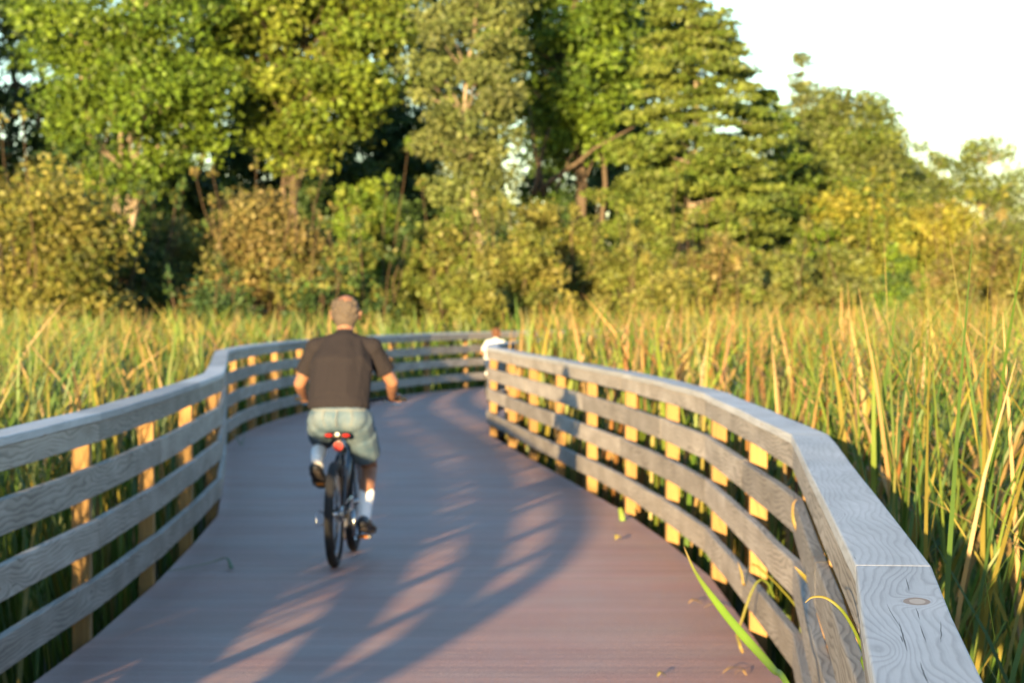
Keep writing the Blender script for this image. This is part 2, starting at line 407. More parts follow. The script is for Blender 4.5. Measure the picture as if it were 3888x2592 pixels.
def marsh(rs, rects):
    Xs, Ys = [], []
    for (x0, x1, y0, y1, dens) in rects:
        k = int((x1 - x0) * (y1 - y0) * dens); Xs.append(rs.uniform(x0, x1, k)); Ys.append(rs.uniform(y0, y1, k))
    for a_, b_ in zip(LP[2:8], LP[3:9]):      # unseen reed strip added along the left railing to shade the deck
        k = 45; t_ = rs.uniform(0, 1, k); Xs.append(a_[0] + (b_[0] - a_[0]) * t_ - rs.uniform(.2, .75, k)); Ys.append(a_[1] + (b_[1] - a_[1]) * t_)
    X, Y = np.concatenate(Xs), np.concatenate(Ys)
    keep = ~inside_path(X, Y); X, Y = X[keep], Y[keep]
    keep = rs.uniform(0, 1, len(X)) < .72 + .5 * vnoise(X, Y, 2.6, 3); X, Y = X[keep], Y[keep]
    n = len(X); U = rs.uniform
    right = X > np.interp(Y, RO[:, 1], RO[:, 0]) - .1
    h = 2.03 + .10 * vnoise(X, Y, .55, 5) + .07 * vnoise(X, Y, 1.9, 8) + rs.normal(0, .13, n) + np.where(right, .05, .0)
    h -= np.where(U(0, 1, n) < .38, U(.1, .8, n), 0)
    low = (Y < 7.2) & (X < -1.5)      # unseen growth kept low beside the left railing so sun streaks reach the deck
    dl = np.interp(Y, LO[:, 1], LO[:, 0]) - X
    h -= np.where((dl > 0) & (dl < 1.8) & (Y < 34), .42 * (1 - dl / 1.8) * U(.3, 1.5, n), 0)
    h = np.where(low, np.where(U(0, 1, n) < .06, h * U(.95, 1.15, n), U(.65, 1.25, n)), h)
    D = np.maximum(Y, 2)
    wd = U(.014, .033, n) * (1 + np.clip(D - 8, 0, 80) / 26)
    wd = np.where(Y < 9, np.minimum(wd, .0165), wd); h = np.where((Y < 6.0) & (Y > -3) & right, h - .45, h)
    lean = np.abs(rs.normal(0, .17, n)); bend = np.abs(rs.normal(0, .18, n)) + np.where(U(0, 1, n) < .28, U(.15, .6, n), 0)
    droop = np.where(U(0, 1, n) < .30, U(.6, 2.2, n), 0.0)
    az = U(0, 6.283, n); face = U(0, 6.283, n)
    q = U(0, 1, n) + .16 * vnoise(X, Y, .45, 21) + np.where(right, .08 + .15 * np.clip((Y - 8) / 25, 0, 1), .03)
    names = ['green', 'yg', 'gold', 'tan', 'rust']; cuts = [.50, .78, .93, 1.12]
    idx = np.digitize(q, cuts); pal = np.array([PAL[k] for k in names])
    base = pal[idx] * U(.75, 1.25, (n, 1)); tip = pal[np.where(U(0, 1, n) < .5, 3, 2)] * U(.8, 1.1, (n, 1))
    ts = np.where(idx < 2, U(.72, 1.25, n), 1.3)
    def clash(az):
        bad = np.zeros(n, bool)
        for t in (.35, .7, 1.0):
            q_ = (lean * t + bend * t ** 3) * h; bad |= inside_path(X + np.cos(az) * q_, Y + np.sin(az) * q_)
        return bad
    az = np.where(clash(az), az + math.pi, az)
    ok = ~(clash(az) & (U(0, 1, n) < .97)) & ~((Y > -3) & (Y < 3.4) & (X > -.5) & (X < 1.25)) & ~((Y >= 3.4) & (Y < 8) & clash(az))
    return blades(X[ok], Y[ok], h[ok], wd[ok], lean[ok], bend[ok], az[ok], face[ok], base[ok], tip[ok], ts[ok], droop=droop[ok])
rects = [(1.0, 5, 1.5, 3.4, 60), (0, 9, 28, 50, 34), (-2.5, 5, 3.4, 6, 110), (-9, -2.5, 1.5, 6, 25), (-9, 6, 6, 12, 100), (-10, 8, 12, 18, 75), (-13, 10, 18, 28, 48), (-17, 13, 28, 42, 28), (-22, 19, 42, 60, 17), (-26, 25, 60, 84, 11)]
rects += [(-10.5, -2, -14, 1.5, 9), (-14, -4, -24, -14, 5), (1, 5, -6, 1.5, 50)]  # unseen reeds behind the camera, thinned on the left for sun streaks on deck
Vm, Fm, Cm = marsh(rs, rects)
# the tall single leaves that stand out above the marsh on the photo's right side
tall = [(2205, 540, 9.0), (2180, 560, 8.0), (2125, 612, 8.5), (2030, 580, 9.5), (2000, 640, 10.0), (1870, 640, 11.0), (1915, 660, 12.0), (2290, 668, 10.5), (2140, 640, 9.0), (2325, 700, 11.0), (2085, 650, 8.0), (1965, 690, 10.5), (2240, 640, 11.0)]
n = len(tall); T = np.array(tall); Dd = T[:, 2]
tx = (T[:, 0] - 1176) / 5800 * Dd; tz = EYE - (T[:, 1] - 702) / 5800 * Dd
h = (tz - GROUND_Z) * 1.02; az = rs.uniform(2.4, 3.9, n); ln = rs.uniform(.02, .16, n)
Vt, Ft, Ct = blades(tx - np.cos(az) * ln * h, Dd - np.sin(az) * ln * h, h, rs.uniform(.009, .014, n), ln, np.zeros(n), az, rs.uniform(-.5, .5, n),
    np.array([PAL['green'], PAL['green'], PAL['yg']] * 10)[:n], np.array([PAL['tan']] * n), rs.uniform(.75, 1.0, n))
Fm = np.concatenate([Fm, Ft + len(Vm)]); Vm = np.concatenate([Vm, Vt]); Cm = np.concatenate([Cm, Ct])
print('blades', len(Vm) // 14)
o = link_mesh('cattail_reeds', np_mesh('cattail_reeds', Vm, Fm, col=Cm, sm=True), M['reed'])
tag(o, 'dense stand of green and golden cattail leaves filling the marsh on both sides of the boardwalk', 'reeds', kind='stuff')

# ------------------------------------------------------------ trees and shrubs
def px(x, D): return (x - 1176) / 5800 * D
def pz(y, D): return EYE - (y - 702) / 5800 * D
def foliage(rs, clumps, n_per, size, cols, flat=.9, up=.35):
    """clumps: array (m, 6) centre and radii; leaves fill each clump, denser near its skin"""
    cl = np.asarray(clumps); m = len(cl); vol = cl[:, 3] * cl[:, 4] ; npc = np.maximum(8, (n_per * vol / vol.mean()).astype(int))
    ci = np.repeat(np.arange(m), npc); n = len(ci)
    d = rs.normal(0, 1, (n, 3)); d /= np.linalg.norm(d, axis=1)[:, None]
    r = rs.uniform(0, 1, n) ** .45 * (1 + .18 * rs.normal(0, 1, n))
    c = cl[ci, :3] + d * r[:, None] * cl[ci, 3:6]
    nrm = rs.normal(0, 1, (n, 3)) + d * .6; nrm[:, 2] += up; nrm /= np.linalg.norm(nrm, axis=1)[:, None]
    a = rs.normal(0, 1, (n, 3)); a[:, 2] -= .25; a -= nrm * (a * nrm).sum(1)[:, None]; a /= np.linalg.norm(a, axis=1)[:, None]; b = np.cross(nrm, a)
    s = (size * rs.uniform(.45, 1.55, n))[:, None]
    V = np.stack([c - a * s * .5, c + b * s * .33, c + a * s * .5 + nrm * s * .1, c - b * s * .33], 1).reshape(-1, 3)
    F = np.arange(n * 4).reshape(-1, 4)
    cols = np.asarray(cols); k = rs.randint(0, len(cols), m); cc = cols[k][ci]
    alt = cols[rs.randint(0, len(cols), n)]; sel = rs.uniform(0, 1, n) < .35; cc = np.where(sel[:, None], alt, cc)
    cc = cc * rs.uniform(.7, 1.3, (n, 1)) * rs.uniform(.80, 1.32, m)[ci][:, None]
    return V, F, np.repeat(cc, 4, axis=0)
def limb(mb, p0, p1, r0, r1, rr, n=6, sag=.12, segs=5):
    p0, p1 = Vector(p0), Vector(p1); L = (p1 - p0).length; pts = []
    for i in range(segs + 1):
        t = i / segs; p = p0.lerp(p1, t)
        j = math.sin(t * math.pi) * L * sag
        pts.append(p + Vector((rr.uniform(-1, 1) * j * .5, rr.uniform(-1, 1) * j * .5, j * .6)))
    mb.tube(pts, [r0 + (r1 - r0) * i / segs for i in range(segs + 1)], n)
    return pts
G1 = [(0.074, 0.1271, 0.012), (0.0962, 0.1517, 0.015), (0.0555, 0.1025, 0.012)]
G2 = [(0.1102, 0.1591, 0.0162), (0.0841, 0.1332, 0.0162), (0.1276, 0.1591, 0.0225)]
G3 = [(0.0952, 0.1221, 0.034), (0.1156, 0.1369, 0.0442), (0.0782, 0.1036, 0.0298)]
G4 = [(0.0338, 0.068, 0.0198), (0.0263, 0.0553, 0.0176), (0.045, 0.085, 0.0198)]  # deep greens; also carry the wood's inner shade as leaf colour
G5 = [(0.0986, 0.1365, 0.0234), (0.1224, 0.156, 0.0288), (0.0748, 0.117, 0.018)]
S1 = [(0.138, 0.136, 0.0285), (0.108, 0.1122, 0.024), (0.162, 0.1496, 0.0375), (0.084, 0.102, 0.0188)]
S2 = [(0.126, 0.1122, 0.0375), (0.15, 0.119, 0.0413), (0.096, 0.102, 0.0263)]
S3 = [(0.114, 0.133, 0.0264), (0.09, 0.1155, 0.0224), (0.132, 0.133, 0.032)]
S4 = [(0.1782, 0.1836, 0.024), (0.1452, 0.1584, 0.0224), (0.198, 0.1872, 0.032)]
def tree(name, label, x, D, top, rad, zb, cols, style='round', nclump=60, nleaf=260, size=.17, bark='bark', trunk_r=.16, seed=1, density=1.0, group=None, lean=0.0, forks=1, extra=()):
    """x is the photo column (of 2352) where the trunk stands, D metres away; top and zb heights of crown top and crown base, rad crown radius in metres"""
    r = np.random.RandomState(seed); rr = random.Random(seed); H = top - GROUND_Z; b = zb - GROUND_Z
    root = empty(name, (px(x, D), D, GROUND_Z)); tag(root, label, 'tree', group)
    mb = MB(); cl = []
    axis = lambda z: Vector((lean * z / H + .25 * math.sin(z * .7 + seed), .2 * math.cos(z * .6 + seed), z))
    tops = []
    for f in range(forks):
        dx = rr.uniform(-.5, .5) * (f > 0); dy = rr.uniform(-.4, .4) * (f > 0)
        pts = [axis(z) + Vector((dx * (1 + z / H * 2.0), dy, 0)) for z in np.linspace(0, H * .93, 11)]
        mb.tube(pts, [trunk_r * (1 - .88 * (i / 10) ** 1.1) * (1 if f == 0 else .7) for i in range(11)], 8); tops.append(pts)
    nclump = int(nclump * (1.55 if style == 'round' else 1.35)); nleaf = nleaf * (.62 if style == 'round' else .75)
    for k in range(nclump):
        if style == 'cone':
            t = r.uniform(0, 1) ** .8; z = b + (H - b) * t; rmax = rad * (1 - t) ** .75 + .18
            a = r.uniform(0, 6.283); q = rmax * r.uniform(.35, 1.0)
            c = axis(z) + Vector((math.cos(a) * q, math.sin(a) * q, -.06 * q)); s = .16 + .34 * rmax / rad * r.uniform(.5, 1.25)
            rad3 = (s * 1.7, s * 1.5, s * .42); lz = z - .1 * q - .1
        else:
            while True:
                v = r.uniform(-1, 1, 3)
                if .30 < np.linalg.norm(v) < 1: break
            zc = (H + b) / 2; hz = (H - b) / 2
            pinch = 1.0
            if style == 'poplar': pinch = .75 + .25 * math.cos(v[2] * 2.2)
            if style == 'round': pinch = .82 + .18 * math.cos(v[2] * 1.5)
            c = axis(zc + v[2] * hz) + Vector((v[0] * rad * pinch, v[1] * rad * pinch, 0))
            s = rad * r.uniform(.13, .31) if style != 'poplar' else rad * r.uniform(.2, .38)
            rad3 = (s * 1.25, s * 1.2, s * .8); lz = max(b * .6, c.z - q_(c, axis(c.z)) * .75)
        cl.append((*c, *rad3))
        if k % (3 if style != 'cone' else 5) == 0:
            tp = tops[k % len(tops)]; bi = min(range(11), key=lambda i: abs(tp[i].z - lz))
            limb(mb, tp[bi], c, trunk_r * .42 * (1 - .7 * bi / 10), .012, rr, 5, .08)
    for (xa, ya, xb, yb, ra) in extra:
        limb(mb, (px(xa, D) - px(x, D), -.6, pz(ya, D) - GROUND_Z), (px(xb, D) - px(x, D), -1.2, pz(yb, D) - GROUND_Z), ra, ra * .25, rr, 7, .05)
    mb.build('trunk', M[bark], root, sm=True)
    V, F, C = foliage(r, cl, nleaf * density * 1.35, size, cols)
    link_mesh('crown', np_mesh('crown', V, F, col=C), M['leaf'], root)
    return root
def q_(c, a): return math.hypot(c.x - a.x, c.y - a.y)
def shrub(label, x, D, ytop, half, cols, seed, ncl=34, nleaf=230, size=.12, twigs=8, cat='shrub', sp=1.0, tmin=.08):
    r = np.random.RandomState(seed); rr = random.Random(seed); H = pz(ytop, D) - GROUND_Z; rad = half / 5800 * D
    root = empty('shrub', (px(x, D), D, GROUND_Z)); tag(root, label, cat, 'shrubs at the edge of the wood')
    mb = MB(); cl = []
    for k in range(ncl):
        t = r.uniform(tmin, 1) ; a = r.uniform(0, 6.283); q = rad * math.sqrt(max(.05, 1 - (t * 1.0 - .25) ** 2 * 1.5)) * r.uniform(.3, 1)
        c = Vector((math.cos(a) * q, math.sin(a) * q * .8, H * t * r.uniform(.86, 1.0) * (1 - .15 * q / rad))); s = rad * r.uniform(.22, .38)
        cl.append((*c, s * 1.15, s * 1.1, s * .9))
        if k % 3 == 0: limb(mb, (c.x * .25, c.y * .25, 0), c, .030, .006, rr, 5, .10)
    for k in range(twigs // 2):
        c = Vector((rr.uniform(-1, 1) * rad, rr.uniform(-1, .2) * rad, H * rr.uniform(.85, 1.16)))
        limb(mb, (c.x * .4, c.y * .4, H * .1), c, .028, .006, rr, 4, .06)
        cl.append((*c, .16, .16, .22))
    mb.build('stem', M['twig'], root, sm=True)
    V, F, C = foliage(r, cl, nleaf * sp * 1.8, size * 1.08, cols, up=.2)
    link_mesh('foliage', np_mesh('foliage', V, F, col=C), M['leaf'], root)
    return root
WOOD = 'trees along the far edge of the marsh'
r_ = np.random.RandomState(5); k_ = 230; x_ = r_.uniform(-32, 36, k_)
cl_ = np.stack([x_, r_.uniform(88, 112, k_), GROUND_Z + r_.uniform(.3, 4.8, k_) * (1 - .3 * np.clip(x_ / 20, 0, 1)), r_.uniform(1.3, 2.4, k_), r_.uniform(1, 2, k_), r_.uniform(.8, 1.5, k_)], 1)
Vu, Fu, Cu = foliage(r_, cl_, 420, .26, [(0.03, 0.06, 0.016), (0.04, 0.07, 0.018), (0.055, 0.075, 0.02)])
tag(link_mesh('undergrowth', np_mesh('undergrowth', Vu, Fu, col=Cu), M['leaf']), 'dark tangled undergrowth filling the wood between the tree trunks', 'undergrowth', kind='stuff')
tree('maple_tree', 'big bright green maple at the left with pale trunks showing through its leaves', 300, 82, 16.5, 3.3, 4.6, G1, 'round', 110, 300, .17, 'palebark', .17, 21, group=WOOD, forks=3, extra=((215, 330, 200, 170, .12), (285, 330, 300, 250, .10), (300, 330, 345, 270, .06)))
tree('maple_tree', 'yellow-green tree above and left of the cyclist with loose arching branches', 690, 85, 16.0, 3.3, 6.2, G2, 'round', 120, 260, .19, 'bark', .18, 32, group=WOOD, forks=2)
tree('poplar_tree', 'slender grey-green poplar in the middle of the wood with a pale trunk', 1085, 77, 13.6, 1.75, 3.6, G3, 'poplar', 74, 230, .15, 'palebark', .13, 43, group=WOOD)
tree('ash_tree', 'dark-trunked green tree right of the poplar, open below with a leaning branch', 1320, 86, 16.5, 2.9, 6.3, G1, 'round', 110, 260, .18, 'bark', .17, 54, group=WOOD, forks=4, extra=((1235, 440, 1452, 298, .10), (1225, 450, 1262, 300, .12), (1250, 455, 1215, 250, .09), (1275, 440, 1330, 330, .05), (1225, 450, 1160, 330, .04)))
tree('larch_tree', 'tall pale green larch with layered drooping branches, highest against the open sky', 1585, 80, 13.8, 3.6, 1.6, G5, 'cone', 330, 150, .14, 'palebark', .13, 65, group=WOOD)
tree('larch_tree', 'shorter dark green larch at the foot of the tall one', 1755, 84, 8.8, 3.0, .8, G1 + G5, 'cone', 200, 140, .14, 'bark', .10, 66, group=WOOD)
tree('round_tree', 'rounded olive-green tree against the sky right of the larches', 1925, 96, pz(200, 96), 2.8, .6, G5 + G3, 'round', 200, 230, .16, 'bark', .14, 77, group=WOOD)
tree('young_poplar', 'thin pale poplar whose bare top rises above the rounded tree', 1853, 98, pz(125, 98), 1.2, 4.5, G3, 'cone', 110, 70, .13, 'palebark', .07, 78, group=WOOD, forks=2)
tree('round_tree', 'lower greyish tree just right of the rounded one, its top falling towards the right', 2035, 104, pz(320, 104), 1.9, .6, G3 + G5, 'round', 120, 190, .16, 'bark', .12, 79, group=WOOD)
tree('young_aspen', 'small airy aspen near the right edge, the lower of two', 2120, 118, pz(328, 118), 1.8, .8, G3 + G5, 'round', 130, 120, .15, 'palebark', .07, 88, group=WOOD, forks=2)
tree('young_aspen', 'airy aspen at the right edge with sky showing through its crown', 2262, 118, pz(300, 118), 2.7, .8, G3 + G5, 'round', 190, 110, .15, 'palebark', .10, 89, group=WOOD, forks=3)
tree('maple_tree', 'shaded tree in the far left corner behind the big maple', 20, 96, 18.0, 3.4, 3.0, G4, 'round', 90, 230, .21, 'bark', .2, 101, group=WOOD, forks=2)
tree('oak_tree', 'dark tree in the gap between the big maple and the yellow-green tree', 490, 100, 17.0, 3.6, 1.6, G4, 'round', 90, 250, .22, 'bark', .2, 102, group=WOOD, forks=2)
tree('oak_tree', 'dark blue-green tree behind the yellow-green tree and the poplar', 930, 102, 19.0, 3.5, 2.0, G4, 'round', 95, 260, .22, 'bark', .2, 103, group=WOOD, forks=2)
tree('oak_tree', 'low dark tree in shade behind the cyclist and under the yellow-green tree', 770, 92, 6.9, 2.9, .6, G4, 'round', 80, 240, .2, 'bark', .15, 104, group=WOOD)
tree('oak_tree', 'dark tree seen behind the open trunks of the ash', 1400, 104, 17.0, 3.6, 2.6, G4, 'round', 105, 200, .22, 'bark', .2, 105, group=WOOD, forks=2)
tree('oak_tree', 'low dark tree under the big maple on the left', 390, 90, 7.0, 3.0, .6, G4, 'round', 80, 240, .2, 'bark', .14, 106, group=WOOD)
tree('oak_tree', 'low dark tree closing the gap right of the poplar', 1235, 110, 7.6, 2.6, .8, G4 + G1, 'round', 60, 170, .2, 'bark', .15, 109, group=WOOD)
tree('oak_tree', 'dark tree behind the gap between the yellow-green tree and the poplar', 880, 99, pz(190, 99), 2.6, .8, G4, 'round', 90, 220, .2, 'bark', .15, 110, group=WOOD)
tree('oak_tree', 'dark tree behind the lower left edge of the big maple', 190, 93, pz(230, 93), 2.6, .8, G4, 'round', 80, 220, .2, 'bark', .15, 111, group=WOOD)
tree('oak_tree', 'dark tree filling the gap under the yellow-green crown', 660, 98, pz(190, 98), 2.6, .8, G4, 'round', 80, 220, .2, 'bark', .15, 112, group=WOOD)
tree('oak_tree', 'green tree low behind the pale trunk of the tall larch', 1580, 96, pz(330, 96), 2.8, .6, G1 + G5, 'round', 90, 220, .2, 'bark', .13, 113, group=WOOD)
tree('maple_tree', 'bushy green tree just outside the left edge of the wood', -340, 84, 15.0, 3.4, 2.0, G1, 'round', 70, 230, .21, 'bark', .18, 107, group=WOOD)
tree('young_aspen', 'slim tree beyond the right edge of the wood', 2480, 118, 8.0, 2.0, 2.0, G3, 'round', 40, 150, .18, 'palebark', .1, 108, group=WOOD)
shrub('tall straw-green shrub filling the left edge in front of the maple', 90, 64, 330, 230, S1, 201, 60, 240, .13, 16)
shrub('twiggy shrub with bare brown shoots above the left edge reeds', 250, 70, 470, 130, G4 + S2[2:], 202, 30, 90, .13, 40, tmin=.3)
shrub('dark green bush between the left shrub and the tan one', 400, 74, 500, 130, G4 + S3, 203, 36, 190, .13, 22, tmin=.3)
shrub('tan-leaved shrub left of the cyclist with crossing bare stems', 610, 68, 445, 165, S2, 204, 46, 170, .12, 26, tmin=.48)
shrub('bright green bush glowing in front of the dark trees just right of the cyclist', 850, 80, 400, 95, G1 + G2, 205, 36, 200, .14, 6)
shrub('olive shrub directly behind the cyclist', 830, 67, 545, 110, S3 + G4, 206, 34, 180, .12, 14, tmin=.35)
shrub('leafy yellow-olive shrub at the foot of the poplar', 1020, 69, 480, 130, S3 + G5, 207, 44, 220, .12, 8)
shrub('broad straw-coloured shrub behind the child', 1190, 66, 515, 130, S3 + S1, 208, 44, 230, .12, 9)
shrub('olive bush filling the gap left of the tall larch trunk', 1500, 76, 440, 120, S3 + G5, 226, 44, 230, .13, 5)
shrub('tall olive shrub under the leaning branch of the ash', 1300, 71, 445, 120, S1, 209, 44, 220, .12, 8)
shrub('olive shrub at the left foot of the tall larch', 1450, 67, 530, 120, S3, 210, 44, 230, .12, 8)
shrub('brownish shrub in front of the tall larch', 1620, 70, 520, 130, S2 + S3, 211, 44, 220, .12, 9)
shrub('grey-green shrub below the shorter larch', 1790, 68, 560, 120, S3 + G3, 212, 40, 220, .12, 8)
shrub('yellow-green bush in front of the rounded tree', 1970, 84, 395, 140, G5 + S4, 213, 50, 230, .14, 8)
shrub('low greyish shrub between the reeds and the rounded tree', 1940, 70, 560, 110, G3 + S3, 214, 40, 210, .12, 7)
shrub('golden-yellow bush under the two aspens', 2170, 88, 430, 140, S4, 215, 50, 230, .14, 8)
shrub('round deep green bush standing low in the right part of the shrub row', 2075, 66, 575, 75, G1 + G4, 216, 30, 230, .11, 3)
shrub('olive-brown shrub near the right edge of the shrub row', 2250, 69, 530, 130, S1 + S2, 217, 44, 220, .12, 8)
shrub('last straw-coloured shrub at the right edge', 2400, 72, 500, 130, S1, 218, 40, 210, .12, 8)
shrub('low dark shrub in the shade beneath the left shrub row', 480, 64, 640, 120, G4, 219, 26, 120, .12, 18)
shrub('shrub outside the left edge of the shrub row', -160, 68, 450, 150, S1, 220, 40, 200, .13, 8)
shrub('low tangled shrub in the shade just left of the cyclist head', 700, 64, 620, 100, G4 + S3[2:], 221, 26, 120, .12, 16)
shrub('olive bush joining the left edge shrub to the tan one', 330, 72, 470, 110, S3 + G4, 227, 40, 190, .12, 12)
shrub('low tawny bush between the tan shrub and the bright green bush', 730, 70, 500, 95, S2 + S3, 228, 36, 200, .12, 10)
shrub('small straw shrub in front of the child rider', 1080, 62, 620, 100, S3, 222, 28, 220, .11, 4)
shrub('small olive shrub in front of the larch shrubs', 1540, 62, 600, 110, S1 + S3, 223, 30, 220, .11, 4)
shrub('low tawny shrub in front of the grey-green one', 1720, 62, 620, 100, S2 + S3, 224, 28, 220, .11, 4)
shrub('low tawny shrub in front of the right end of the shrub row', 2180, 61, 620, 110, S2 + S3, 225, 28, 220, .11, 4)

# ------------------------------------------------------------ riders and bicycles
def blob(name, prims, voxel, mat, parent, it=4, fac=.5):
    """one continuous skin over tapered limbs ('c') and ellipsoids ('e')"""
    bm = bmesh.new()
    def ell(c, rad, rot=None):
        g = bmesh.ops.create_icosphere(bm, subdivisions=3, radius=1.0)
        M4 = Matrix.Translation(Vector(c)) @ (rot.to_4x4() if rot else Matrix.Identity(4)) @ Matrix.Diagonal((*rad, 1))
        bmesh.ops.transform(bm, matrix=M4, verts=g['verts'])
    for p in prims:
        if p[0] == 'e': ell(p[1], p[2], p[3] if len(p) > 3 else None)
        else:
            a, ra, b, rb = Vector(p[1]), p[2], Vector(p[3]), p[4]; L = (b - a).length
            n = max(2, int(L / max(.003, min(ra, rb) * .16)))
            sq = p[5] if len(p) > 5 else (1, 1, 1)
            for i in range(n + 1):
                t = i / n; rr_ = ra + (rb - ra) * t
                g = bmesh.ops.create_icosphere(bm, subdivisions=2, radius=1.0)
                bmesh.ops.transform(bm, matrix=Matrix.Translation(a.lerp(b, t)) @ Matrix.Diagonal((rr_ * sq[0], rr_ * sq[1], rr_ * sq[2], 1)), verts=g['verts'])
    me = bpy.data.meshes.new(name); bm.to_mesh(me); bm.free()
    o = bpy.data.objects.new(name, me); COL.objects.link(o)
    md = o.modifiers.new('r', 'REMESH'); md.mode = 'VOXEL'; md.voxel_size = voxel
    ms = o.modifiers.new('s', 'SMOOTH'); ms.factor = fac; ms.iterations = it
    dg = bpy.context.evaluated_depsgraph_get(); dg.update()
    me2 = bpy.data.meshes.new_from_object(o.evaluated_get(dg)); me2.name = name
    bpy.data.objects.remove(o); bpy.data.meshes.remove(me)
    smooth(me2); return link_mesh(name, me2, mat, parent)
M['skin'] = simple('skin', (0.21, 0.105, 0.063), .5, nscale=30, nam=.08, spec=.35, sss=.12)
M['skin_child'] = simple('child_skin', (0.28, 0.145, 0.085), .5, nscale=30, nam=.06, spec=.35, sss=.12)
M['hair'] = simple('grey_brown_hair', (0.090, 0.073, 0.060), .8, nscale=120, nam=.5, spec=.2, bump=1.0)
M['hair_child'] = simple('auburn_hair', (0.10, 0.042, 0.018), .7, nscale=120, nam=.4, spec=.3, bump=1.0)
M['shirt'] = simple('charcoal_cotton', (0.017, 0.015, 0.018), .95, nscale=60, nam=.15, spec=.15, bump=.3)
M['shirt_child'] = simple('white_cotton', (0.50, 0.50, 0.50), .9, nscale=60, nam=.04, spec=.2, bump=.2)
nt = M['shirt'].node_tree; g = NG(nt); P = nt.nodes['Principled BSDF']; tc = g.n('ShaderNodeTexCoord'); mp = g.n('ShaderNodeMapping'); g.L(tc.outputs['Object'], mp.inputs[0])
mp.inputs['Scale'].default_value = (9, 5, 3.2); mp.inputs['Rotation'].default_value = (0, .5, 0)
g.bump(g.noise(mp.outputs[0], 1.0, 3, .5, .6), .8, .03, P)
M['sock'] = simple('white_sock', (0.80, 0.80, 0.80), .95, nscale=150, nam=.06, spec=.1, bump=.6)
M['shoe'] = simple('black_shoe', (0.018, 0.017, 0.017), .45, nscale=40, nam=.3, spec=.5)
M['sole'] = simple('shoe_sole', (0.05, 0.04, 0.035), .8, nscale=60, nam=.3)
M['eye'] = simple('eye', (0.6, 0.6, 0.58), .2, nam=.02); M['iris'] = simple('iris', (0.05, 0.08, 0.12), .2, nam=.02)
m, nt, P = new_mat('washed_denim'); g = NG(nt)
tc = g.n('ShaderNodeTexCoord'); nz = g.noise(tc.outputs['Object'], 9, 5, .65); n2 = g.noise(tc.outputs['Object'], 260, 2, .5)
c = g.mix(g.ramp(nz, [(.35, 0), (.65, 1)]), (0.050, 0.092, 0.135), (0.125, 0.160, 0.180)); c = g.mix(g.math('MULTIPLY', n2, .3), c, (0.028, 0.052, 0.095))
g.L(c, P.inputs['Base Color']); P.inputs['Roughness'].default_value = .95; P.inputs['Specular IOR Level'].default_value = .1
g.bump(nz, .5, .01, P); M['denim'] = m
M['seam'] = simple('denim_seam', (0.17, 0.18, 0.17), .9, nam=.1)
M['denim_dark'] = simple('dark_denim', (0.03, 0.05, 0.10), .95, nam=.2, spec=.1)
M['tyre'] = simple('tyre_rubber', (0.020, 0.020, 0.021), .8, nscale=60, nam=.3, spec=.3, bump=.8)
M['rim'] = simple('rim_metal', (0.42, 0.43, 0.45), .3, metal=.9, nam=.1)
M['chrome'] = simple('chrome', (0.60, 0.60, 0.60), .22, metal=1.0, nam=.1)
M['frame'] = simple('dark_frame_paint', (0.020, 0.024, 0.035), .25, nam=.1, spec=.6)
M['frame_blue'] = simple('silver_blue_paint', (0.25, 0.30, 0.38), .3, nam=.1, spec=.6)
M['plastic'] = simple('black_plastic', (0.015, 0.015, 0.015), .45, nam=.2)
M['red'] = simple('red_reflector', (0.30, 0.006, 0.005), .5, nscale=300, nam=.15, spec=.15)
M['amber'] = simple('amber_reflector', (0.40, 0.12, 0.005), .5, nscale=300, nam=.15, spec=.2)
M['white'] = simple('white_patch', (0.8, 0.78, 0.72), .4, nam=.05)

def shoe(parent, side, heel, toe, k, up=(0, 0, 1)):
    h, t = Vector(heel), Vector(toe); d = (t - h); L = d.length; d = d / L
    s = Vector((1, 0, 0)); s = (s - d * s.dot(d)).normalized(); u = s.cross(d).normalized()
    rot = Matrix((s, d, u)).transposed()
    pr = []
    for f, wd_, hh, lift in ((0.0, .042, .046, .040), (.12, .044, .052, .046), (.25, .043, .050, .046), (.40, .044, .042, .038), (.60, .050, .036, .032), (.78, .053, .031, .027), (.92, .045, .025, .022)):
        pr.append(('e', h + d * L * f + u * lift * k, (wd_ * k, .055 * k, hh * k), rot))
    o = blob('shoe', pr, .005 * k, M['shoe'], parent, 3)
    pr = [('e', h + d * L * f + u * .004 * k, (w_ * k, .06 * k, .013 * k), rot) for f, w_ in ((0.02, .038), (.2, .038), (.4, .039), (.6, .047), (.78, .051), (.92, .042))]
    so_ = blob('sole', pr, .005 * k, M['sole'], o, 2)
    return o
